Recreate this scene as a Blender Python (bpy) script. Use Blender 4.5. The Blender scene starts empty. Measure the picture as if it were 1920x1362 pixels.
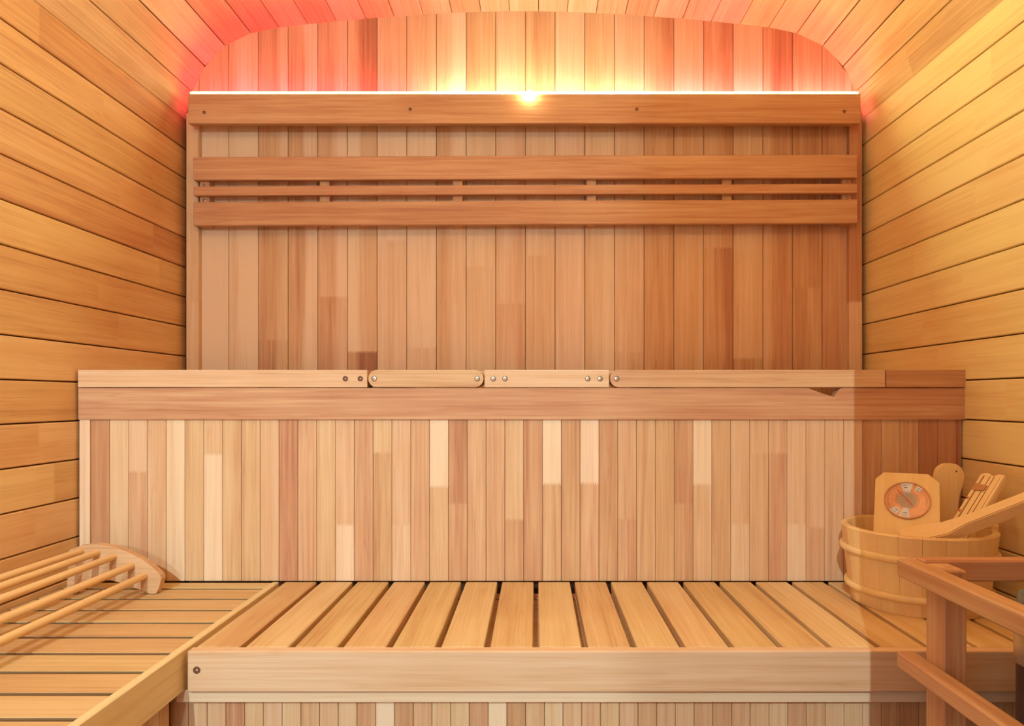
import bpy, bmesh, math, random
from mathutils import Vector, Matrix
random.seed(7)
S = bpy.context.scene
COL = S.collection

# ---------------------------------------------------------------- camera, world, lights, exposure
F, CX, CY, EYE = 1324.0, 1005.0, 747.0, 0.835      # focal length and principal point in pixels of 1920x1362
cam_d = bpy.data.cameras.new('camera'); cam = bpy.data.objects.new('camera', cam_d); COL.objects.link(cam)
cam_d.sensor_width = 36.0; cam_d.sensor_fit = 'HORIZONTAL'; cam_d.lens = F / 1920 * 36
cam_d.shift_x = (960 - CX) / 1920; cam_d.shift_y = (CY - 681) / 1920
cam_d.clip_start = 0.02
cam.location = (0, 0, EYE); cam.rotation_euler = (math.pi / 2, 0, 0)
S.camera = cam
S.view_settings.view_transform = 'Standard'; S.view_settings.look = 'None'
S.view_settings.gamma = 1.0; S.view_settings.use_curve_mapping = False
S.view_settings.exposure = 0.15
S.cycles.max_bounces = 10; S.cycles.diffuse_bounces = 7
LIGHT = {   # light from outside the open front, the light bar and two added fill lamps; colours are linear
    'world': (1.5, 1.68, 1.74), 'lamp_a': (232, 294, 290), 'lamp_b': (74, 95, 97), 'bulb': (450, 360, 190), 'led_f': (1150, 1150, 600),
    'fill_l': (4.8, 3.7, 2.1), 'fill_r': (6.0, 4.3, 2.5), 'led_l': (25, 1.9, 6.0), 'led_c': (18, 21, 17), 'led_r': (30, 9.5, 13)}
w = bpy.data.worlds.new('showroom'); S.world = w; w.use_nodes = True
bg = w.node_tree.nodes['Background']; bg.inputs[0].default_value = (*LIGHT['world'], 1); bg.inputs[1].default_value = 1.0
def unit(c):
    m = max(c); return m, tuple(x / m for x in c)
def lamp(name, typ, loc, col, **kw):
    l = bpy.data.lights.new(name, typ); l.energy, l.color = unit(col)
    for k, v in kw.items(): setattr(l, k, v)
    o = bpy.data.objects.new(name, l); o.location = loc; COL.objects.link(o); return o
# two lamps of the showroom outside the open glass front; the front wall's jamb and lintel cut their light
lamp('showroom_lamp', 'POINT', (-0.76, -2.2, 2.50), LIGHT['lamp_a'], shadow_soft_size=0.002)
lamp('showroom_lamp', 'POINT', (-0.395, -2.2, 1.5), LIGHT['lamp_b'], shadow_soft_size=0.05)
# two unseen warm fill lamps added under the ceiling to brighten the room
lamp('fill_lamp', 'POINT', (-0.50, 0.75, 1.86), LIGHT['fill_l'], shadow_soft_size=0.06)
lamp('fill_lamp', 'POINT', (0.46, 0.75, 1.86), LIGHT['fill_r'], shadow_soft_size=0.06)

# ---------------------------------------------------------------- helpers
def at(px, py, y):
    """the point at depth y seen at pixel (px, py)"""
    return Vector(((px - CX) * y / F, y, EYE - (py - CY) * y / F))
def X(px, y): return (px - CX) * y / F
def Z(py, y): return EYE - (py - CY) * y / F

def link(o, parent=None):
    COL.objects.link(o)
    if parent is not None:
        o.parent = parent
    return o
def thing(name, label, cat, loc=(0, 0, 0), rot=(0, 0, 0), group=None):
    o = bpy.data.objects.new(name, None); o.empty_display_size = 0.05
    o.location = loc; o.rotation_euler = rot; COL.objects.link(o)
    o['label'] = label; o['category'] = cat
    if group: o['group'] = group
    return o
def base(p):
    v = Vector((0, 0, 0))
    while p is not None:
        v += p.location; p = p.parent
    return v
def wood_props(o, tint=0.6, joint=None, stripe=None):
    if isinstance(tint, (int, float)): tint = (tint, tint, tint)
    o['tint'] = [float(a) for a in tint]
    o['joint'] = [float(a) for a in (joint or (50.0, 60.0, 0.0))]
    o['stripe'] = [float(a) for a in (stripe or (0.0, 0.0, 0.01))]
    return o

_cache = {}
def box_mesh(sx, sy, sz, b, m):
    """a box with chamfered edges: 24 corners, 44 triangles"""
    key = (round(sx, 4), round(sy, 4), round(sz, 4), round(b, 4), m.name)
    if key in _cache: return _cache[key]
    h = (sx / 2, sy / 2, sz / 2)
    b = min(b, 0.45 * min(sx, sy, sz))
    bm = bmesh.new(); V = {}
    for i in (-1, 1):
        for j in (-1, 1):
            for k in (-1, 1):
                for a in range(3):
                    p = [i * (h[0] - b), j * (h[1] - b), k * (h[2] - b)]
                    p[a] = (i, j, k)[a] * h[a]
                    V[(i, j, k, a)] = bm.verts.new(p)
    for a in range(3):
        u, v = [(1, 2), (2, 0), (0, 1)][a]
        for s in (-1, 1):
            q = []
            for (p_, q_) in ((-1, -1), (1, -1), (1, 1), (-1, 1)):
                c = [0, 0, 0]; c[a] = s; c[u] = p_; c[v] = q_
                q.append(V[(*c, a)])
            bm.faces.new(q if s > 0 else q[::-1])
        for p_ in (-1, 1):
            for q_ in (-1, 1):      # edge along a
                c0 = [0, 0, 0]; c0[u] = p_; c0[v] = q_; c1 = list(c0); c0[a] = -1; c1[a] = 1
                bm.faces.new([V[(*c0, u)], V[(*c1, u)], V[(*c1, v)], V[(*c0, v)]])
    for i in (-1, 1):
        for j in (-1, 1):
            for k in (-1, 1):
                bm.faces.new([V[(i, j, k, a)] for a in range(3)])
    bmesh.ops.recalc_face_normals(bm, faces=bm.faces)
    me = bpy.data.meshes.new('board'); bm.to_mesh(me); bm.free(); me.materials.append(m)
    _cache[key] = me
    return me
def box(name, x0, x1, y0, y1, z0, z1, m, parent=None, bevel=0.0015, unique=False, **kw):
    me = box_mesh(x1 - x0, y1 - y0, z1 - z0, bevel, m)
    if unique: me = me.copy()
    o = bpy.data.objects.new(name, me)
    o.location = Vector(((x0 + x1) / 2, (y0 + y1) / 2, (z0 + z1) / 2)) - base(parent)
    link(o, parent)
    return wood_props(o, **kw)
def mesh_obj(name, bm, m, parent=None, loc=(0, 0, 0), smooth=False, **kw):
    bmesh.ops.recalc_face_normals(bm, faces=bm.faces)
    me = bpy.data.meshes.new(name); bm.to_mesh(me); bm.free(); me.materials.append(m)
    if smooth:
        for p in me.polygons: p.use_smooth = True
    o = bpy.data.objects.new(name, me); o.location = Vector(loc); link(o, parent)
    return wood_props(o, **kw)
def autosmooth(o, deg=35):
    for p in o.data.polygons: p.use_smooth = True
    o.data.set_sharp_from_angle(angle=math.radians(deg))
    return o
def prism(pts, axis, a0, a1, bevel=0.0):
    """extrude a closed outline (2D) along an axis; for axis y outline is (x,z), for x (y,z), for z (x,y)"""
    bm = bmesh.new()
    def mk(p, a):
        if axis == 'y': return (p[0], a, p[1])
        if axis == 'x': return (a, p[0], p[1])
        return (p[0], p[1], a)
    lo = [bm.verts.new(mk(p, a0)) for p in pts]; hi = [bm.verts.new(mk(p, a1)) for p in pts]
    n = len(pts)
    bm.faces.new(lo[::-1]); bm.faces.new(hi)
    for i in range(n):
        bm.faces.new([lo[i], lo[(i + 1) % n], hi[(i + 1) % n], hi[i]])
    bmesh.ops.recalc_face_normals(bm, faces=bm.faces)
    if bevel:
        es = [e for e in bm.edges if e.calc_face_angle(0) > 0.6]
        bmesh.ops.bevel(bm, geom=es, offset=bevel, segments=2, profile=0.6, affect='EDGES', clamp_overlap=True)
    return bm
def lathe(profile, n=32, closed=False):
    """turn (r, z) points round the z axis"""
    bm = bmesh.new(); rings = []
    for r, z in profile:
        if r < 1e-6: rings.append([bm.verts.new((0, 0, z))])
        else: rings.append([bm.verts.new((r * math.cos(2 * math.pi * i / n), r * math.sin(2 * math.pi * i / n), z)) for i in range(n)])
    pairs = list(zip(rings, rings[1:])) + ([(rings[-1], rings[0])] if closed else [])
    for a, b in pairs:
        for i in range(n):
            j = (i + 1) % n
            if len(a) == 1 and len(b) == 1: continue
            if len(a) == 1: bm.faces.new([a[0], b[i], b[j]])
            elif len(b) == 1: bm.faces.new([a[i], a[j], b[0]])
            else: bm.faces.new([a[i], a[j], b[j], b[i]])
    return bm
def tube(pts, radii, n=12):
    """a capped round bar through points"""
    bm = bmesh.new(); rings = []
    for k, p in enumerate(pts):
        p = Vector(p); d = (Vector(pts[min(k + 1, len(pts) - 1)]) - Vector(pts[max(k - 1, 0)])).normalized()
        u = d.orthogonal().normalized(); v = d.cross(u)
        rings.append([bm.verts.new(p + radii[k] * (math.cos(2 * math.pi * i / n) * u + math.sin(2 * math.pi * i / n) * v)) for i in range(n)])
    for a, b in zip(rings, rings[1:]):
        for i in range(n): bm.faces.new([a[i], a[(i + 1) % n], b[(i + 1) % n], b[i]])
    bm.faces.new(rings[0][::-1]); bm.faces.new(rings[-1])
    return bm

# ---------------------------------------------------------------- materials
class NT:
    def __init__(s, name):
        s.m = bpy.data.materials.new(name); s.m.use_nodes = True
        s.t = s.m.node_tree; s.b = s.t.nodes['Principled BSDF']
    def n(s, typ, **kw):
        x = s.t.nodes.new(typ)
        for k, v in kw.items(): setattr(x, k, v)
        return x
    def l(s, a, b): s.t.links.new(a, b)
    def put(s, inp, v):
        if hasattr(v, 'is_output'): s.l(v, inp)
        else: inp.default_value = v
    def math(s, op, a, b=0.0, c=None, clamp=False):
        x = s.n('ShaderNodeMath', operation=op, use_clamp=clamp)
        s.put(x.inputs[0], a); s.put(x.inputs[1], b)
        if c is not None: s.put(x.inputs[2], c)
        return x.outputs[0]
    def noise(s, vec, scale, detail=3, rough=0.55, dist=0.0):
        mp = s.n('ShaderNodeVectorMath', operation='MULTIPLY'); s.l(vec, mp.inputs[0]); mp.inputs[1].default_value = scale
        x = s.n('ShaderNodeTexNoise'); s.l(mp.outputs[0], x.inputs['Vector'])
        x.inputs['Scale'].default_value = 1.0; x.inputs['Detail'].default_value = detail
        x.inputs['Roughness'].default_value = rough; x.inputs['Distortion'].default_value = dist
        return x.outputs['Fac']

RAMP = ((0.0, (0.320, 0.125, 0.062)), (0.3, (0.500, 0.245, 0.125)), (0.6, (0.655, 0.415, 0.230)), (1.0, (0.800, 0.610, 0.420)))
def wood(name, axis, across=None, ramp=RAMP, rough=0.55, amp=1.0):
    """cedar: grain along one axis, finger joints and a sapwood stripe read from each board's own properties"""
    N = NT(name); ai = 'xyz'.index(axis)
    ac = 'xyz'.index(across) if across else (0 if axis != 'x' else 2)
    tc = N.n('ShaderNodeTexCoord'); oi = N.n('ShaderNodeObjectInfo')
    off = N.math('MULTIPLY', oi.outputs['Random'], 37.0)
    cv = N.n('ShaderNodeCombineXYZ')
    for i in range(3): N.l(off, cv.inputs[i])
    vv = N.n('ShaderNodeVectorMath', operation='ADD'); N.l(tc.outputs['Object'], vv.inputs[0]); N.l(cv.outputs[0], vv.inputs[1])
    vec = vv.outputs[0]
    sep = N.n('ShaderNodeSeparateXYZ'); N.l(tc.outputs['Object'], sep.inputs[0])
    def attr(nm):
        x = N.n('ShaderNodeAttribute', attribute_type='OBJECT', attribute_name=nm)
        q = N.n('ShaderNodeSeparateXYZ'); N.l(x.outputs['Vector'], q.inputs[0]); return q.outputs
    t, j, st = attr('tint'), attr('joint'), attr('stripe')
    def sc(al, cr): return tuple(al if i == ai else cr for i in range(3))
    # finger joints: a comb of teeth 4 mm apart and 9 mm deep
    comb = N.math('PINGPONG', sep.outputs[ac], 0.0022)
    g = N.math('ADD', sep.outputs[ai], N.math('MULTIPLY', N.math('SUBTRACT', comb, 0.0011), 4.0))
    f1 = N.math('GREATER_THAN', g, j[0]); f2 = N.math('GREATER_THAN', g, j[1])
    def mix(f, a, b): return N.math('ADD', a, N.math('MULTIPLY', f, N.math('SUBTRACT', b, a)))
    tint = mix(f2, mix(f1, t[0], t[1]), t[2])
    mr = N.n('ShaderNodeMapRange', interpolation_type='SMOOTHSTEP')
    wob = N.math('MULTIPLY', N.math('SUBTRACT', N.noise(vec, sc(3.0, 6.0), 2), 0.5), 0.03)
    N.l(N.math('ADD', sep.outputs[ac], wob), mr.inputs['Value'])
    N.l(N.math('SUBTRACT', st[1], st[2]), mr.inputs['From Min']); N.l(N.math('ADD', st[1], st[2]), mr.inputs['From Max'])
    tint = N.math('ADD', tint, N.math('MULTIPLY', mr.outputs[0], st[0]))
    # the segments either side of a joint are different boards: shift the grain
    seg = N.math('ADD', f1, f2)
    sv = N.n('ShaderNodeCombineXYZ')
    for i in range(3): N.l(N.math('MULTIPLY', seg, 3.17), sv.inputs[i])
    v2 = N.n('ShaderNodeVectorMath', operation='ADD'); N.l(vec, v2.inputs[0]); N.l(sv.outputs[0], v2.inputs[1]); vec = v2.outputs[0]
    n1 = N.noise(vec, sc(1.1, 26.0), 3, 0.6, 0.6)
    n2 = N.noise(vec, sc(3.5, 150.0), 4, 0.65, 0.3)
    n3 = N.noise(vec, sc(2.0, 420.0), 2, 0.6)
    n4 = N.noise(vec, sc(5.0, 9.0), 2)
    d = N.math('MULTIPLY', N.math('SUBTRACT', n1, 0.5), 0.55 * amp)
    d = N.math('ADD', d, N.math('MULTIPLY', N.math('SUBTRACT', n2, 0.5), 0.50 * amp))
    d = N.math('ADD', d, N.math('MULTIPLY', N.math('SUBTRACT', n3, 0.5), 0.22 * amp))
    d = N.math('ADD', d, N.math('MULTIPLY', N.math('SUBTRACT', n4, 0.5), 0.20 * amp))
    # thin dark resin lines
    ln = N.math('POWER', N.math('SUBTRACT', 1.0, N.math('ABSOLUTE', N.math('MULTIPLY', N.math('SUBTRACT', N.noise(vec, sc(1.6, 55.0), 2, 0.5, 0.8), 0.47), 9.0)), clamp=True), 5.0)
    d = N.math('SUBTRACT', d, N.math('MULTIPLY', ln, 0.10 * amp))
    fac = N.math('ADD', tint, d, clamp=True)
    cr = N.n('ShaderNodeValToRGB')
    el = cr.color_ramp.elements
    while len(el) < len(ramp): el.new(0.5)
    for e, (p, c) in zip(el, ramp): e.position = p; e.color = (*c, 1)
    N.l(fac, cr.inputs[0])
    hs = N.n('ShaderNodeHueSaturation')
    N.l(N.math('ADD', 0.494, N.math('MULTIPLY', oi.outputs['Random'], 0.012)), hs.inputs['Hue'])
    N.l(cr.outputs[0], hs.inputs['Color'])
    N.l(hs.outputs[0], N.b.inputs['Base Color'])
    N.b.inputs['Roughness'].default_value = rough
    N.b.inputs['Specular IOR Level'].default_value = 0.25
    bp = N.n('ShaderNodeBump'); bp.inputs['Strength'].default_value = 0.12; bp.inputs['Distance'].default_value = 0.001
    N.l(n2, bp.inputs['Height']); N.l(bp.outputs[0], N.b.inputs['Normal'])
    return N.m
def plain(name, col, rough=0.5, metal=0.0, emit=None, estr=0.0, noise=0.0, nscale=30.0, spec=0.4):
    N = NT(name); N.b.inputs['Roughness'].default_value = rough; N.b.inputs['Metallic'].default_value = metal
    N.b.inputs['Specular IOR Level'].default_value = spec
    if noise:
        tc = N.n('ShaderNodeTexCoord')
        f = N.noise(tc.outputs['Object'], (nscale,) * 3, 5)
        cr = N.n('ShaderNodeValToRGB'); e = cr.color_ramp.elements
        e[0].position = 0.3; e[1].position = 0.7
        e[0].color = (*[c * (1 - noise) for c in col], 1); e[1].color = (*[min(1, c * (1 + noise)) for c in col], 1)
        N.l(f, cr.inputs[0]); N.l(cr.outputs[0], N.b.inputs['Base Color'])
    else: N.b.inputs['Base Color'].default_value = (*col, 1)
    if emit:
        N.b.inputs['Emission Color'].default_value = (*emit, 1); N.b.inputs['Emission Strength'].default_value = estr
    return N.m
PINE = ((0.0, (0.46, 0.23, 0.09)), (0.3, (0.66, 0.39, 0.16)), (0.6, (0.78, 0.54, 0.24)), (1.0, (0.88, 0.70, 0.40)))
WX, WY, WZ = wood('cedar_x', 'x', 'z'), wood('cedar_y', 'y', 'x'), wood('cedar_z', 'z', 'x')
WALLRAMP = ((0.0, (0.300, 0.125, 0.045)), (0.3, (0.520, 0.265, 0.110)), (0.6, (0.690, 0.430, 0.190)), (1.0, (0.830, 0.610, 0.310)))
WYZ = wood('cedar_wall', 'y', 'z', WALLRAMP)
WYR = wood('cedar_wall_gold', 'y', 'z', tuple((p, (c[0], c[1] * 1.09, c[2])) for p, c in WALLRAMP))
WZY = wood('cedar_panel_side', 'z', 'y')
SLATRAMP = tuple((p, (c[0], c[1] * 1.05, c[2] * 0.86)) for p, c in RAMP)
WXS, WYS = wood('cedar_slat_x', 'x', 'y', SLATRAMP), wood('cedar_slat_y', 'y', 'x', SLATRAMP)
PX, PY_, PZ = wood('pine_x', 'x', 'z', PINE, 0.45, 0.6), wood('pine_y', 'y', 'x', PINE, 0.45, 0.6), wood('pine_z', 'z', 'x', PINE, 0.34, 0.6)
BACK = plain('groove_backing', (0.26, 0.10, 0.045), 0.8)
DARK = plain('dark_void', (0.03, 0.018, 0.012), 0.9)
SCREW = plain('screw_steel', (0.62, 0.52, 0.42), 0.35, 0.9)
SCREWD = plain('screw_recess', (0.16, 0.07, 0.035), 0.7)
STONE = plain('heater_stone', (0.20, 0.21, 0.185), 0.85, noise=0.45, nscale=22)
STEEL = plain('brushed_steel', (0.60, 0.56, 0.52), 0.28, 1.0)
DSTEEL = plain('dark_steel', (0.09, 0.055, 0.055), 0.5, 0.3, noise=0.3, nscale=14)
FLOOR = plain('floor_tile', (0.24, 0.105, 0.06), 0.8, noise=0.15, nscale=12)

# ---------------------------------------------------------------- the room
D = 2.118                                   # depth of the back wall's face
XL, XR, XC = -1.056, 0.984, -0.036
YF = -0.60                                  # the front wall's inner face
HALF = [(0, 1.9966), (0.144, 1.9945), (0.288, 1.987), (0.48, 1.9735), (0.56, 1.966), (0.672, 1.955), (0.76, 1.9445), (0.84, 1.925),
        (0.880, 1.905), (0.925, 1.872), (0.962, 1.828), (0.990, 1.768), (1.012, 1.705), (1.02, 1.672)]
def vault(x):
    h = min(abs(x - XC), 1.02)
    for (a, za), (b, zb) in zip(HALF, HALF[1:]):
        if h <= b: return za + (zb - za) * (h - a) / (b - a)
    return 1.672
prof = [(XC - h, z) for h, z in HALF[::-1]] + [(XC + h, z) for h, z in HALF[1:]]

fl = box('floor', XL - .12, XR + .12, YF - 1.0, D + .1, -0.05, 0.0, FLOOR, bevel=0.001); fl['kind'] = 'structure'
def structure(name, bm, m):
    o = mesh_obj(name, bm, m); o['kind'] = 'structure'; return o
wall_back = box('wall_back', XL - .10, XR + .10, D + .016, D + .06, 0.0, 2.10, BACK); wall_back['kind'] = 'structure'
wall_left = box('wall_left', XL - .07, XL - .016, YF, D + .015, 0.0, 1.69, BACK); wall_left['kind'] = 'structure'
wall_right = box('wall_right', XR + .016, XR + .07, YF, D + .015, 0.0, 1.69, BACK); wall_right['kind'] = 'structure'
# ceiling: a shell that follows the vault, with boards hung under it
def offset(p, d):
    out = []
    for i in range(len(p)):
        a = Vector(p[max(i - 1, 0)]); b = Vector(p[min(i + 1, len(p) - 1)]); t = (b - a).normalized()
        out.append((p[i][0] - t.y * d, p[i][1] + t.x * d))
    return out
ceiling = structure('ceiling', prism(offset(prof, 0.017) + offset(prof, 0.06)[::-1], 'y', YF, D + 0.015), BACK)
# arc-length boards
L = [0.0]
for a, b in zip(prof, prof[1:]): L.append(L[-1] + math.dist(a, b))
def arc(s):
    for i in range(len(prof) - 1):
        if s <= L[i + 1] or i == len(prof) - 2:
            f = (s - L[i]) / (L[i + 1] - L[i]); return Vector((prof[i][0] + f * (prof[i + 1][0] - prof[i][0]), prof[i][1] + f * (prof[i + 1][1] - prof[i][1])))
nb = round(L[-1] / 0.0872)
for k in range(nb):
    a, b = arc(L[-1] * k / nb), arc(L[-1] * (k + 1) / nb)
    c = (a + b) / 2; d = b - a; wd = d.length - 0.0016
    o = bpy.data.objects.new('plank', box_mesh(wd, D + 0.012 - YF, 0.014, 0.0016, WYR if c.x > .62 else WY)); nrm = Vector((-d.y, d.x)).normalized()
    o.location = (c.x + nrm.x * 0.007, (D + 0.012 + YF) / 2, c.y + nrm.y * 0.007)
    o.rotation_euler = (0, -math.atan2(d.y, d.x), 0); link(o, ceiling)
    js = sorted(random.uniform(-1.2, 1.2) for _ in range(2))
    t = random.choice((0.5, 0.58, 0.65, 0.7)) + (.10 if c.x > .62 else 0)
    wood_props(o, (t, t + random.uniform(-.2, .2), t + random.uniform(-.12, .12)), (*js, 0))
# side walls: horizontal boards
def side(wall, xf, sgn, z0, pitch, lo, hi, seed, m):
    rnd = random.Random(seed); z = z0
    while z > 0.01:
        zb = max(z - pitch, 0.002)
        x0, x1 = (xf, xf + 0.014) if sgn > 0 else (xf - 0.014, xf)
        if z - zb > 0.02:
            t = [rnd.uniform(lo, hi) for _ in range(3)]
            if rnd.random() < .5: t[2] = t[1]
            if sgn < 0: t = [a + (.34 if z > 1.1 else .2) * (1.1 - z) for a in t]  # shading put into the tone: darker upward, paler downward, against the uneven light
            o = box('plank', x0, x1, YF, D + .012, zb + .0016, z - .0016, m, wall, 0.0020,
                    tint=t, joint=(rnd.uniform(-.1, .6), rnd.uniform(.7, 1.25), 0))
        z = zb
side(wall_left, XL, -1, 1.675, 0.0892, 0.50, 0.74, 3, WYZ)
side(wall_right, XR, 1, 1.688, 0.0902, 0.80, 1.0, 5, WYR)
# back wall: vertical boards cut to the vault, each with the tones of the photograph
BW = [ # below, above the valance, (pixel row of a joint, tone under it), stripe (change, place across the board, softness)
 (.88, .38, (635, 1.0), None), (.66, .42, None, (.22, -.02, .006)), (.34, .30, (638, .26), (.26, .012, .012)), (.38, .34, None, (.36, .004, .006)),
 (.46, .28, (557, .30), (.30, .012, .014)), (.98, .66, (660, .42), (-.46, -.012, .014)), (.78, .70, (452, .70), None), (.78, .62, (652, .60), None),
 (.44, .72, None, (.30, -.002, .016)), (.68, .36, (500, .64), None), (.72, .82, (570, .64), (-.12, .02, .01)), (.70, .36, (480, .64), None),
 (.72, .84, None, None), (.62, .40, None, (.08, .0, .02)), (.66, .84, (660, .60), None), (.54, .42, None, (-.10, .02, .01)),
 (.60, .80, None, None), (.58, .36, (465, .46), (-.22, .012, .012)), (.64, .80, (672, .44), None), (.56, .36, None, (-.24, -.02, .008)),
 (.34, .36, (540, .42), None), (.36, .40, None, (.20, .024, .008))]
p0, dp = -1.0112, 0.08905
cells = [(XL + .013, p0, .7, .4, None, None)] + [(p0 + i * dp, p0 + (i + 1) * dp, *b) for i, b in enumerate(BW)] + [(p0 + 22 * dp, XR - .013, .36, .4, None, None)]
for (x0, x1, tm, tt, jt, st) in cells:
    top = max(vault(x0), vault(x1), vault((x0 + x1) / 2)) + 0.012
    tm += .18 if x1 < -.1 else .1  # paler left boards carry some of the front light in their tone
    o = box('plank', x0 + .0007, x1 - .0007, D, D + .014, 0.0, top, WZ, wall_back, 0.0014, unique=True)
    c = top / 2
    for v in o.data.vertices:               # cut the head of the board to the curve
        if v.co.z > 0: v.co.z += vault(x0 if v.co.x < 0 else x1) + 0.012 - top
    j1 = (Z(jt[0], D) if jt else 0.3) - c
    wood_props(o, ((jt[1] + (.18 if x1 < -.1 else .08)) if jt else tm, tm, .35 + .50 * tt), (j1, 1.66 - c, 0), st)
wf = prism([(XL - .07, 0), (-1.0, 0), (-1.0, 1.9), (-0.136, 1.9), (-0.136, 0), (XR + .07, 0), (XR + .07, 2.15), (XL - .07, 2.15)], 'y', YF - .03, YF)
wall_front = structure('wall_front', wf, WZ); wood_props(wall_front, .55)
for nm, a, b, t in (('trim_1', X(350, 2.10), X(373, 2.10), .72), ('trim_2', X(1592, 2.10), X(1616, 2.10), .34)):
    o = box(nm, a, b, 2.096, D - .001, 0.86, 1.682, WZ, None, 0.002, tint=(.75, t, t), joint=(-.15, 5, 0)); o['kind'] = 'structure'

# ---------------------------------------------------------------- screws
def screw(x, y, z, parent, r=0.0042, label=None, dark=False):
    """a countersunk screw head facing the room (-y): rim, recess and slot in one small part"""
    n = 14; bm = bmesh.new()
    prof_ = [(r * 1.35, 0.0), (r * 1.35, -.0006), (r * 1.05, -.0006), (r, .0), (r * .55, -.0004), (r * .3, .0006), (0, .0006)]
    rings = []
    for rr, yy in prof_:
        rings.append([bm.verts.new((0, yy, 0))] if rr == 0 else [bm.verts.new((rr * math.cos(2 * math.pi * i / n), yy, rr * math.sin(2 * math.pi * i / n))) for i in range(n)])
    for a, b in zip(rings, rings[1:]):
        for i in range(n):
            j = (i + 1) % n
            bm.faces.new([a[i], a[j], b[0]] if len(b) == 1 else [a[i], a[j], b[j], b[i]])
    me_m = SCREWD if dark else SCREW
    o = mesh_obj('screw', bm, me_m, parent, Vector((x, y - .0004, z)) - base(parent))
    if not dark:
        o.data.materials.append(SCREWD)
        for p in o.data.polygons:
            if p.index < 3 * n or p.index >= 5 * n: p.material_index = 1
    return o

# ---------------------------------------------------------------- valance with the light behind it
YV = 2.045
val = thing('valance', 'long flat cedar light valance screwed across the back wall under the curved ceiling', 'valance', (XC, YV, 1.63))
zt, zb = Z(175, YV), Z(231.5, YV)
vb = box('board', X(352, YV), X(1614, YV), YV, YV + .022, zb, zt, WX, val, .002, tint=.40, joint=(50, 60, 0))
for px, py in ((383, 211), (769, 205), (1194, 205), (1583, 209)):
    screw(X(px, YV), YV, Z(py, YV), vb, .0036, dark=True)
for px in (383, 769, 1194, 1583):
    x = X(px, YV); box('mounting_block', x - .02, x + .02, YV + .022, D - .0005, zb + .026, zb + .0475, WX, val, tint=.45)
tray = box('shelf_board', X(354, YV), X(1612, YV), YV + .0225, D - .0008, zt - .036, zt - .024, WX, val, .001, tint=.45)
led = thing('led_light_bar', 'glowing warm light bar lying along the top edge of the valance', 'light', (XC, YV + .012, zt))
seg = [(X(356, YV), -.33), (-.33, .33), (.33, X(1610, YV))]
# a forward-facing bar on the top edge, with covers added above and behind to aim its light, and a coloured up-light strip in the trough behind it
xa, xb = X(355, YV), X(1611, YV)
box('added_light_cover_back', xa, xb, YV + .0102, YV + .0124, zt + .0003, zt + .0052, STEEL, led, .0003)
box('added_light_cover_top', xa, xb, YV + .0024, YV + .0124, zt + .0054, zt + .0062, STEEL, led, .0003)
for x0, x1, k in ((xa + .001, -.30, .03), (-.2995, .3295, 1.0), (.33, xb - .001, .03)):
    pw, c = unit(LIGHT['led_f'])
    box('front_diffuser', x0, x1, YV + .0030, YV + .0100, zt + .0004, zt + .0052, plain('led_front', (.8, .8, .8), .5, emit=c, estr=pw * k), led, .0006)
for (a, b), key in zip(seg, ('led_l', 'led_c', 'led_r')):
    pw, c = unit(LIGHT[key]); m = plain('led_glow', (0.8, 0.8, 0.8), 0.5, emit=c, estr=pw)
    box('diffuser', a, b, YV + .0255, YV + .0405, zt - .0065, zt + .0005, m, led, .001)
pw, c = unit(LIGHT['bulb'])
bm = bmesh.new(); bmesh.ops.create_uvsphere(bm, u_segments=16, v_segments=10, radius=.0065)
mesh_obj('bulb', bm, plain('bulb_glow', (.8, .8, .8), .5, emit=c, estr=pw), led, Vector((X(992, YV), YV - .0068, zt - .001)) - base(led))

# ---------------------------------------------------------------- backrest on the back wall
YB = 2.066
br = thing('wall_backrest', 'cedar backrest of two wide boards and a thin rail on the back wall', 'backrest', (XC, YB, 1.44))
br.rotation_euler = (0, math.radians(-0.22), 0)
xa, xb = X(362, YB), X(1608, YB)
for p0_, p1_, nm, t in ((292, 335.6, 'board', .42), (347, 364.5, 'rail', .44), (376.5, 421, 'board', .42)):
    box(nm, xa, xb, YB, YB + .018, Z(p1_, YB), Z(p0_, YB), WX, br, .002, tint=t)
for px in (378, 605, 857, 1110, 1366, 1593):
    x = X(px, YB); bt = box('batten', x - .014, x + .014, YB + .0185, D - .0005, Z(420, YB), Z(299, YB), WZ, br, .001, tint=.5)
    if px in (378, 1593):
        for py in (341.5, 370.5): screw(x, YB + .0185, Z(py, YB), bt, .0032)

# ---------------------------------------------------------------- upper bench
Y1 = 1.62
ub = thing('upper_bench', 'tall upper cedar bench along the back wall with a capped front edge', 'bench', (XC, Y1, 0.0))
zc0, zc1, zf0 = Z(727, Y1), Z(694, Y1), Z(787, Y1)
# front board, with a notch cut in its top edge
a, b = X(147, Y1), X(1813.5, Y1)
npx = lambda px, py: (X(px, Y1), Z(py, Y1))
bm = prism([(a, zf0), (b, zf0), (b, zc0 - .0012), npx(1578, 728), npx(1571, 733), npx(1567, 739), npx(1563, 745), npx(1513, 728), (a, zc0 - .0012)], 'y', Y1, Y1 + .022)
o = mesh_obj('front_board', bm, WX, ub, -base(ub), tint=(.40, .40, .40))
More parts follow.
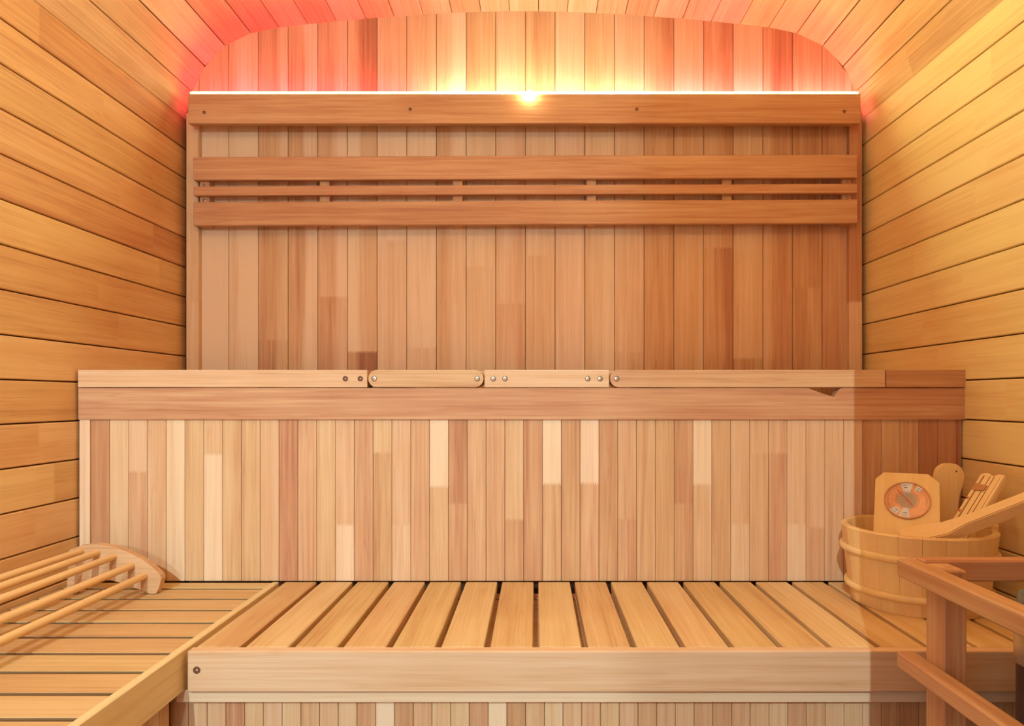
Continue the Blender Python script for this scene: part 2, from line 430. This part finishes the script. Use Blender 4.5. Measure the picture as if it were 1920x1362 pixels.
# capping made of five pieces, two of them with rounded ends
def cap(px0, px1, round_l, round_r, t, screws):
    x0, x1 = X(px0, Y1), X(px1, Y1); r = (zc1 - zc0) / 2 * .96; pts = []
    zl, zh = zc0 + .0004, zc1
    def arc_(cx, s):
        n = 8
        return [(cx + s * r * 1.0 * math.sin(math.pi * i / n), (zl + zh) / 2 - (zh - zl) / 2 * math.cos(math.pi * i / n)) for i in range(n + 1)]
    if round_r: right = arc_(x1 - r, 1)
    else: right = [(x1, zl), (x1, zh)]
    if round_l: left = arc_(x0 + r, -1)[::-1]
    else: left = [(x0, zh), (x0, zl)]
    pts = right + left
    cx = (x0 + x1) / 2
    bm = prism([(p[0] - cx, p[1] - (zl + zh) / 2) for p in pts], 'y', 0, .045, bevel=.0012)
    o = mesh_obj('cap_board', bm, WX, ub, Vector((cx, Y1 - .002, (zl + zh) / 2)) - base(ub), tint=t)
    for px in screws: screw(X(px, Y1), Y1 - .002, Z(710.5, Y1), o, .0046, dark=px < 690)
    return o
cap(147, 689, 0, 0, .66, (648, 676)); cap(690.5, 907, 1, 1, .50, (702, 895)); cap(908.5, 1142, 0, 0, .74, (925, 947, 1102, 1125))
cap(1143.5, 1659, 1, 0, .52, (1156,)); cap(1661, 1811.5, 0, 0, .36, ())
# top slats run back to the wall
x = a
yb = Y1 + .045
for k in range(5):
    y0 = yb + .004 + k * .088
    if y0 + .08 < D - .03: box('slat', a, b, y0, y0 + .078, zc1 - .026, zc1 - .0005, WX, ub, .002, tint=random.uniform(.45, .7))
for px in (180, 700, 1250, 1780):
    xx = X(px, Y1); box('bearer', xx - .02, xx + .02, Y1 + .0475, D - .022, zc1 - .075, zc1 - .0265, WY, ub, .001, tint=.5)
# vertical boards under the front board; dark far-right tones include the shade there
UP = [(.36,), (.74,), (.76, 885, .60), (.62,), (.90,), (.60,), (.66, 853, .98), (.58,), (.54,), (.60,), (.40,), (.58,), (.64,), (.64, 985, .86), (.54,),
      (.64, 850, .50), (.64, 985, .76), (.52,), (1.0, 913, .58), (.36, 945, .50), (.54,), (.60,), (.60, 975, .50), (.42,), (.92, 908, .54), (.42,),
      (.92, 907, .54), (.42,), (.58, 975, .5), (.60,), (.58,), (.40, 945, .50), (.95, 909, .62), (.54,), (.64, 983, .82), (.64, 850, .54), (.60, 850, .50), (.68, 983, .86),
      (.64, 990, .55), (.60,), (.66,), (.42,), (.50,), (.46,), (.28,), (.30,), (.18,), (.24,)]
YP = Y1 + .006
zbot = 0.4135
xs, pt = X(170, YP), X(205.3, YP) - X(170, YP)
box('corner_board', X(150, YP), xs - .0004, YP - .003, YP + .012, zbot, zf0 + .02, WZ, ub, .001, tint=.86)
i = 0
while xs < XR - .012:
    e = UP[i] if i < len(UP) else (.4,)
    x1 = min(xs + pt, XR - .004)
    c = (zbot + zf0 + .02) / 2
    lo, jj = (e[2], Z(e[1], YP) - c) if len(e) > 1 else (e[0], -9)
    box('plank', xs + .0004, x1 - .0004, YP, YP + .012, zbot, zf0 + .02, WZ, ub, .0009, tint=(lo, e[0], e[0]), joint=(jj, 60, 0))
    xs += pt; i += 1
box('back_panel', XL + .004, XR - .004, YP + .0125, YP + .022, zbot, zf0 + .02, BACK, ub, .001)

# ---------------------------------------------------------------- lower bench
Y2, ZT = 1.176, 0.413
lb = thing('lower_bench', 'wide lower cedar bench of front-to-back slats with a deep pale front board', 'bench', (0.2, Y2, 0.0))
XE = -0.589                                  # edge shared with the side bench
zt2, zf2 = ZT + .0005, Z(1299, Y2)
fb = box('front_board', XE + .008, XR - .006, Y2, Y2 + .020, zf2, zt2, WX, lb, .0018, tint=(.72, .72, .72))
screw(X(369, Y2), Y2, Z(1257, Y2), fb, .0045, dark=True)
box('ledge_board', XE - .016, XR - .006, Y2 + .010, Y2 + .034, Z(1318, Y2 + .01), zf2 - .0006, WX, lb, .0012, tint=.92)
gap, pit = .011, .0831
k = -7
while True:
    x0, x1 = pit * k + gap / 2, pit * (k + 1) - gap / 2
    if x0 > XR - .03: break
    x0 = max(x0, XE + .004); x1 = min(x1, XR - .004)
    box('slat', x0, x1, Y2 + .0215, Y1 + .0015, ZT - .022, ZT, WYS, lb, .0018, tint=random.uniform(.52, .74), stripe=(random.uniform(-.12, .12), random.uniform(-.03, .03), .012))
    k += 1
for yy in (Y2 + .0215, Y1 - .052):
    box('bearer', XE + .004, XR - .004, yy + (.002 if yy < 1.4 else 0), yy + .038, ZT - .062, ZT - .0225, WX, lb, .001, tint=.4)
box('gap_reflector', XE + .004, XR - .004, Y2 + .063, Y1 - .0535, ZT - .036, ZT - .026, WX, lb, .001, tint=.5)  # board added below the slats to bounce light into the gaps
YQ = Y2 + .022
xs, pt = X(353, YQ) - .0, .0318
xs -= pt
rnd = random.Random(11)
LP = [.6, .62, .66, .38, .60, .62, .72, .56, .60, .66, .50, 1.0, .38, .56, .60, .62, .42, .94, .40, .66, .68, .62, .60, .64, .68, .60, .64, .66, .5, .56, .58, .66, .64, .52, .62, .68, .70, .72, .40, .36]
i = 0
while xs < XR - .02:
    x1 = min(xs + pt, XR - .004); t = LP[i] if i < len(LP) else rnd.uniform(.35, .7)
    box('plank', xs + .0004, x1 - .0004, YQ, YQ + .012, 0.001, Z(1318, Y2 + .01) + .012, WZ, lb, .0009, tint=(t, t, t))
    xs += pt; i += 1
box('back_panel', XE - .02, XR - .004, YQ + .0125, YQ + .02, 0.001, Z(1318, Y2 + .01) + .012, BACK, lb, .001)

# ---------------------------------------------------------------- side bench along the left wall
sb = thing('side_bench', 'low cedar side bench along the left wall with crosswise slats', 'bench', (-0.8, 0.6, 0.0))
y = 1.6165
edges = [Y1 + .001, 1.565, 1.486, 1.4075]
while edges[-1] > -0.5: edges.append(edges[-1] - .0797)
for y1, y0 in zip(edges, edges[1:]):
    # these slats are cut back below their top edge, so the gaps between them are dark
    w2 = (y1 - y0) / 2 - .0060; cy_ = (y0 + y1) / 2
    if y1 > 1.6: w2 = (1.6165 - y0 - .0060) / 2; cy_ = y0 + .0060 + w2
    mesh_obj('slat', prism([(-w2, .0008), (-w2 + .0005, .0012), (w2 - .0005, .0012), (w2, .0008), (w2, .0002), (w2 - .016, -.016), (w2 - .016, -.021), (-w2 + .016, -.021), (-w2 + .016, -.016), (-w2, .0002)], 'x', XL + .004 + .82, XE - .0155 + .82), WXS, sb,
             Vector((-.82, cy_, ZT - .0022)) - base(sb), tint=random.uniform(.54, .72))
box('edge_board', XE - .015, XE, -.55, Y1 - .002, zf2, ZT + .001, WYS, sb, .0016, tint=.98)
for xx in (XL + .006, XE - .056):
    box('bearer', xx, xx + .038, -.54, Y1 - .01, ZT - .062, ZT - .0225, WY, sb, .001, tint=.4)
box('gap_reflector', XL + .046, XE - .058, -.53, Y1 - .012, ZT - .036, ZT - .0255, WY, sb, .001, tint=.5)  # added like the other one, to lift the dark gaps
yy = -.54
while yy < Y2 - .012:
    box('plank', XE - .034, XE - .022, yy + .0004, yy + .0314, .001, ZT - .0635, WZY, sb, .0009, tint=rnd.uniform(.5, .68)); yy += .0318
box('back_panel', XE - .042, XE - .0345, -.54, Y2 + .018, .001, ZT - .0635, BACK, sb, .001)

# ---------------------------------------------------------------- curved headrest of rods on the side bench
YH = 1.52
hr = thing('rod_headrest', 'curved wooden headrest of round rods lying on the side bench by the left wall', 'headrest', (-.93, 1.2, ZT))
hp = lambda px, py: (X(px, YH), Z(py, YH))
out = [hp(129, 1032), hp(151, 1024), hp(179.5, 1021), hp(207, 1025), hp(236, 1035), hp(264, 1049), hp(285, 1064), hp(300, 1079), hp(302, 1086), hp(298, 1103),
       (X(292, YH), ZT + .0003), (X(281, YH), ZT + .0003), hp(258, 1105), hp(243, 1102), hp(226, 1094), hp(205, 1088), hp(185, 1088), hp(165, 1093), hp(150, 1103), (X(140, YH), ZT + .0003), (X(124, YH), ZT + .0003)]
for y0 in (YH, .86):
    o = mesh_obj('end_board', prism([(p[0] + .93, p[1] - ZT) for p in out], 'y', y0 - 1.2, y0 - 1.2 + .02, bevel=.0015), WX, hr, tint=.60)
for px, py in ((152, 1034), (182, 1037), (213, 1044.5), (247, 1061), (271, 1080)):
    x, z = hp(px, py)
    autosmooth(mesh_obj('rod', tube([(x + .93, .84 - 1.2, z - ZT), (x + .93, .845 - 1.2, z - ZT), (x + .93, YH + .002 - 1.2, z - ZT)], [.0058, .0074, .0074]), PY_, hr, tint=.66), 50)

# ---------------------------------------------------------------- bucket
BX, BY = X(1718, 1.47), 1.468
bk = thing('sauna_bucket', 'round pale pine bucket with two hoops on the right end of the lower bench', 'bucket', (BX, BY, ZT))
H_, RT, RB, TH = .157, .1455, .127, .015
NS = 22
for s in range(NS):
    a0, a1 = 2 * math.pi * s / NS + .0014, 2 * math.pi * (s + 1) / NS - .0014; bm = bmesh.new(); n = 4; V = []
    for i in range(n + 1):
        a = a0 + (a1 - a0) * i / n; c_, s_ = math.cos(a), math.sin(a)
        V.append([bm.verts.new((r * c_, r * s_, z)) for r, z in ((RB, .0005), (RT, H_ - .003), (RT - .003, H_), (RT - TH + .003, H_), (RT - TH, H_ - .003), (RB - TH, .0005))])
    for p, q in zip(V, V[1:]):
        for i in range(6): bm.faces.new([p[i], p[(i + 1) % 6], q[(i + 1) % 6], q[i]])
    bm.faces.new(V[0]); bm.faces.new(V[-1])
    autosmooth(mesh_obj('stave', bm, PZ, bk, tint=random.choice((.6, .66, .70, .76, .82, .5))), 40)
bm = lathe([(0, .012), (RB - TH - .0005, .012), (RB - TH - .0005, .024), (0, .024)], 36); mesh_obj('base', bm, PX, bk, tint=.5)
HOOP = plain('hoop_cane', (0.80, 0.58, 0.27), 0.3, noise=.06, nscale=40)
for zc in (.110, .034):
    r0 = RB + (RT - RB) * zc / H_ + .0025
    autosmooth(mesh_obj('hoop', lathe([(r0 + .0062 * math.cos(t * math.pi / 5), zc + .0075 * math.sin(t * math.pi / 5)) for t in range(10)], 56, closed=True), HOOP, bk), 80)
# lug on the right of the rim
bm = prism([(-.012, -.03), (.012, -.03), (.012, .006), (.006, .011), (-.006, .011), (-.012, .006)], 'x', -.008, .008, bevel=.002)
o = mesh_obj('lug', bm, PZ, bk, Vector((RT * .985 - .006, -.03, H_)), tint=.66)
o.rotation_euler = (0, .05, -.2)

# ---------------------------------------------------------------- thermometer standing in the bucket
TA, TY = math.radians(36), math.radians(-29)
HT = .166
up_ = Vector((math.sin(TA) * math.sin(-TY), math.sin(TA) * math.cos(TY), math.cos(TA)))
tloc = at(1699, 939, 1.46) - up_ * (HT - .066)
th = thing('thermometer', 'pale wooden thermometer plate with clipped corners and a round dial, standing in the bucket', 'thermometer', tloc, (-TA, 0, TY))
# local frame: x across, z up the plate, the face looks to -y
wl, wr = .059, .061
pl = [(-wl, 0), (wr, 0), (wr, HT - .020), (wr - .021, HT), (-wl + .016, HT), (-wl, HT - .017)]
mesh_obj('plate', prism(pl, 'y', 0, .016, bevel=.0018), PZ, th, tint=.62)
DZ = HT - .066
RD = .0418
def disc(name, r0, r1, y, m, parent, segs=48, a0=0.0, a1=2 * math.pi, depth=.0008, **kw):
    bm = bmesh.new(); full = abs(a1 - a0 - 2 * math.pi) < 1e-6
    n = segs; A = []; cnt = n if full else n + 1
    for i in range(cnt):
        t = a0 + (a1 - a0) * i / n; s_, c_ = math.sin(t), math.cos(t)
        A.append([bm.verts.new((r * s_, yy, r * c_)) for r, yy in ((r0, y), (r1, y), (r1, y - depth), (r0, y - depth))])
    for i in range(n):
        p, q = A[i], A[(i + 1) % cnt]
        for k in range(4): bm.faces.new([p[k], p[(k + 1) % 4], q[(k + 1) % 4], q[k]])
    if not full: bm.faces.new(A[0]); bm.faces.new(A[-1])
    return mesh_obj(name, bm, m, parent, (0, 0, 0) if parent is not th else (0.002, 0, DZ), **kw)
COPPER = plain('copper_dial', (0.62, 0.27, 0.12), 0.42, 0.55, noise=.12, nscale=60)
BEZ = plain('bezel_brown', (0.50, 0.22, 0.09), 0.4, 0.3)
TAN = plain('dial_centre', (0.52, 0.36, 0.22), 0.5)
WHITE = plain('dial_glint', (0.93, 0.94, 0.96), 0.5)
TICK = plain('dial_tick', (0.16, 0.08, 0.06), 0.6)
RED = plain('needle_red', (0.62, 0.03, 0.04), 0.4)
disc('bezel', RD - .0015, RD + .0015, 0, BEZ, th, depth=.003)
dl = disc('dial', .0005, RD - .001, -.0002, COPPER, th, depth=.0008)
disc('dial_centre', .0005, .0185, -.0010, TAN, dl, depth=.0005, a0=0)
for a0, a1, r0, r1 in ((-19, 15, .013, .0405), (27, 46, .027, .0395), (172, 203, .017, .0405), (209, 234, .025, .0405)):  # white sectors paint the bright wedge reflections of the dial
    disc('glint_sector', r0, r1, -.0012, WHITE, dl, 8, math.radians(a0), math.radians(a1), .0003)
bm = bmesh.new()
def tick(bm, ang, r0, r1, w_, y):
    t = math.radians(ang); d = Vector((math.sin(t), 0, math.cos(t))); p = Vector((d.z, 0, -d.x))
    vs = []
    for dy in (0, -.0003):
        vs.append([bm.verts.new(d * r + p * s * w_ + Vector((0, y + dy, 0))) for r, s in ((r0, -1), (r1, -1), (r1, 1), (r0, 1))])
    bm.faces.new(vs[1]); bm.faces.new(vs[0])
    for i in range(4): bm.faces.new([vs[0][i], vs[0][(i + 1) % 4], vs[1][(i + 1) % 4], vs[1][i]])
for an in range(-110, 171, 14): tick(bm, an, .0198, .0222, .0006, -.0015)
for an in range(-130, 171, 6): tick(bm, an, .0345, .0372, .0003, -.0015)
for an in (-5, -8, 184, 190, 220, 38):
    tick(bm, an, .029, .0306, .0024, -.0016); tick(bm, an, .0352, .0358, .0031, -.0016)
mesh_obj('scale_mark', bm, TICK, dl, (0, 0, 0)).location = (0, 0, 0)
bm = bmesh.new(); tick(bm, 142, -.029, .017, .0009, -.0028); tick(bm, 142, -.003, .0145, .0017, -.0031)
mesh_obj('needle', bm, RED, dl)
GL = NT('thin_glass'); gt = GL.t
tr = GL.n('ShaderNodeBsdfTransparent'); gs = GL.n('ShaderNodeBsdfGlossy'); gs.inputs['Roughness'].default_value = .03; mx = GL.n('ShaderNodeMixShader'); fr = GL.n('ShaderNodeFresnel')
GL.l(fr.outputs[0], mx.inputs[0]); GL.l(tr.outputs[0], mx.inputs[1]); GL.l(gs.outputs[0], mx.inputs[2])
GL.l(mx.outputs[0], gt.nodes['Material Output'].inputs['Surface'])
disc('dial_glass', .0005, RD - .0012, -.0040, GL.m, th, depth=.0008)

# ---------------------------------------------------------------- paddle, timer board and ladle in the bucket
YPd = 1.50
pd = thing('wooden_paddle', 'flat pine paddle with a rounded end, upright in the bucket beside the thermometer', 'paddle', (X(1782, YPd), YPd, ZT + .0245))
def loc2(pts, y, o): return [(X(px, y) - o[0], Z(py, y) - o[2]) for px, py in pts]
ppts = [(1773, 1040), (1769, 1000), (1766, 960), (1763, 935), (1759, 905), (1759, 893), (1762, 882), (1768, 875), (1777, 870), (1789, 869.5), (1800, 872), (1808, 878), (1813, 888), (1813.5, 897), (1810, 912), (1804, 930), (1801, 950), (1798, 1000), (1792, 1040)]
q = loc2(ppts, YPd, pd.location); q = [(X(1770, YPd) - pd.location.x, 0), *q, (X(1788, YPd) - pd.location.x, 0)]
autosmooth(mesh_obj('blade', prism(q, 'y', 0, .014, bevel=.003), PZ, pd, tint=.66), 40)
hx, hz = X(1797.5, YPd) - pd.location.x, Z(885, YPd) - pd.location.z
bm = bmesh.new(); bmesh.ops.create_circle(bm, cap_ends=True, radius=.0022, segments=12, matrix=Matrix.Translation((hx, -.0003, hz)) @ Matrix.Rotation(math.pi / 2, 4, 'X'))
mesh_obj('hole', bm, SCREWD, pd)
pd.rotation_euler = (math.radians(-2), 0, 0)

# timer board: a slim grooved board leaning to the right; built upright, then laid over
tb0, tb1 = at(1805, 985, 1.40), at(1864, 889, 1.45)
zax = (tb1 - tb0).normalized(); xax = Vector((zax.y, -zax.x, 0)).normalized(); yax = zax.cross(xax)
EXT = .085
sm = thing('sand_timer', 'slim grooved pine timer board with small red marks, leaning behind the ladle handle', 'timer', tb0 - zax * EXT)
sm.rotation_euler = Matrix((xax, yax, zax)).transposed().to_euler()
TL = (tb1 - tb0).length + EXT; hw = .0240
notch = [(hw, 0), (hw, TL - .004), (hw - .004, TL), (.007, TL), (.005, TL - .004), (0, TL - .006), (-.005, TL - .004), (-.007, TL), (-hw + .005, TL), (-hw, TL - .005), (-hw, 0)]
mesh_obj('board', prism(notch, 'y', 0, .012, bevel=.001), PZ, sm, tint=.80)
for x0, x1 in ((-hw + .001, -hw + .0065), (hw - .0065, hw - .001)):
    mesh_obj('side_rail', prism([(x0, .01), (x1, .01), (x1, TL - .006), (x0, TL - .006)], 'y', -.0025, -.0001, bevel=.0008), PZ, sm, tint=.85)
for xx in (-hw + .0080, hw - .0080, -.004, .004):
    mesh_obj('groove', prism([(xx - .0006, .012), (xx + .0006, .012), (xx + .0006, TL - .008), (xx - .0006, TL - .008)], 'y', -.0004, .0001), SCREWD, sm)
mesh_obj('dark_patch', prism([(-hw + .001, TL - .052), (.001, TL - .050), (.002, TL - .036), (-hw + .001, TL - .032)], 'y', -.0030, -.0002), plain('patch_brown', (.50, .24, .10), .5), sm)  # browner patch on the left half of the board
for zz in (TL - .076, TL - .112):
    mesh_obj('red_mark', prism([(-hw + .0015, zz), (-hw + .0055, zz - .002), (-hw + .0065, zz + .003), (-hw + .003, zz + .005)], 'y', -.0031, -.0026), plain('mark_red', (.55, .10, .07), .5), sm)

# ladle: scoop at the rim, long square handle leaning up to the right
la = thing('wooden_ladle', 'pine ladle resting across the bucket rim with its long square handle rising to the right', 'ladle', (X(1730, 1.40), 1.40, .578))
path = [at(1686, 1001, 1.375), at(1722, 998, 1.375), at(1770, 990, 1.365), at(1810, 974, 1.345), at(1920, 931, 1.28), at(1972, 910, 1.25)]
wid = [.020, .040, .036, .028, .027, .027]; hei = [.008, .016, .022, .026, .026, .026]
bm = bmesh.new(); R = []
for k, p in enumerate(path):
    d = (path[min(k + 1, 5)] - path[max(k - 1, 0)]).normalized(); sd = d.cross(Vector((0, 0, 1))).normalized(); up = sd.cross(d)
    if up.z < 0: up = -up
    if sd.y > 0: sd = -sd
    cr_, sr_ = math.cos(.6), math.sin(.6); sd, up = sd * cr_ - up * sr_, up * cr_ + sd * sr_
    R.append([bm.verts.new(p - la.location + sd * a * wid[k] / 2 + up * b * hei[k]) for a, b in ((-1, 0), (1, 0), (1, -1), (-1, -1))])
for a, b in zip(R, R[1:]):
    for i in range(4): bm.faces.new([a[i], a[(i + 1) % 4], b[(i + 1) % 4], b[i]])
bm.faces.new(R[0]); bm.faces.new(R[-1])
bmesh.ops.recalc_face_normals(bm, faces=bm.faces)
bmesh.ops.bevel(bm, geom=[e for e in bm.edges if e.calc_face_angle(0) > .9], offset=.002, segments=2, affect='EDGES')
autosmooth(mesh_obj('handle', bm, PX, la, tint=.76), 40)

# ---------------------------------------------------------------- heater guard rail and heater
YG = 1.08
hg = thing('heater_guard', 'orange cedar guard rail of square posts and double rails around the heater', 'guard rail', (X(1735, YG), YG, 0))
gx = X(1681, YG)
zt_, zb2 = Z(1047, YG), Z(1080, YG)
lt_, lb_ = Z(1221, YG), Z(1251, YG)
for z1, z0 in ((zt_, zb2), (lt_, lb_)):
    box('rail', gx, gx + .028, -.10, YG, z0, z1, WY, hg, .0025, tint=.42)
box('rail', gx + .0285, XR - .003, YG - .028, YG, Z(1083, YG), Z(1044, YG), WX, hg, .0025, tint=.40)
pxa = X(1708, YG)
box('post', gx + .0285, gx + .0285 + .034, YG - .075, YG - .0285, 0.0005, zt_ - .001, WZ, hg, .0025, tint=.44)
box('post', gx + .0285, gx + .0285 + .034, .10, .147, 0.0005, zt_ - .001, WZ, hg, .0025, tint=.44)

HX, HY = .815, .84
ht = thing('sauna_heater', 'dark steel stove heater with a bright band at the right edge behind the guard rail', 'heater', (HX, HY, 0))
hw_, hd_ = HX - X(1885, 1.0) + .004, .16
def rr(wx, wy, r, n=5):
    pts = []
    for cx, cy, a in ((wx - r, wy - r, 0), (-wx + r, wy - r, 90), (-wx + r, -wy + r, 180), (wx - r, -wy + r, 270)):
        for i in range(n + 1):
            t = math.radians(a + 90 * i / n); pts.append((cx + r * math.cos(t), cy + r * math.sin(t)))
    return pts
hw_ = .150
autosmooth(mesh_obj('casing', prism(rr(hw_, hd_, .03), 'z', .10, .468, bevel=.003), DSTEEL, ht), 40)
bm = prism(rr(hw_ + .002, hd_ + .002, .03), 'z', .4685, .53, bevel=.002); autosmooth(mesh_obj('top_band', bm, STEEL, ht), 40)
for sx in (-1, 1):
    for sy in (-1, 1):
        mesh_obj('leg', prism([(sx * .09 - .012, sy * .11 - .012), (sx * .09 + .012, sy * .11 - .012), (sx * .09 + .012, sy * .11 + .012), (sx * .09 - .012, sy * .11 + .012)], 'z', .0005, .0995), DSTEEL, ht)
rs = random.Random(21)
for i in range(4):
    for jj in range(4):
        r = rs.uniform(.027, .035)
        bm = bmesh.new(); bmesh.ops.create_icosphere(bm, subdivisions=2, radius=1)
        for v in bm.verts: v.co *= 1 + rs.uniform(-.11, .11)
        sx_, sy_, sz_ = r * rs.uniform(.95, 1.15), r * rs.uniform(.95, 1.15), r * rs.uniform(.75, .95)
        for v in bm.verts: v.co = Vector((v.co.x * sx_, v.co.y * sy_, v.co.z * sz_))
        mz = min(v.co.z for v in bm.verts)
        o = mesh_obj('heater_stone', bm, STONE, None, (HX - .116 + i * .078, HY - .122 + jj * .084, .531 - mz), smooth=True)
        o['label'] = 'rough grey stone on top of the sauna heater, at its back corner facing the bucket' if (i, jj) == (0, 3) else 'rough grey stone heaped on top of the sauna heater behind the guard rail'
        o['category'] = 'stone'; o['group'] = 'heater stones'
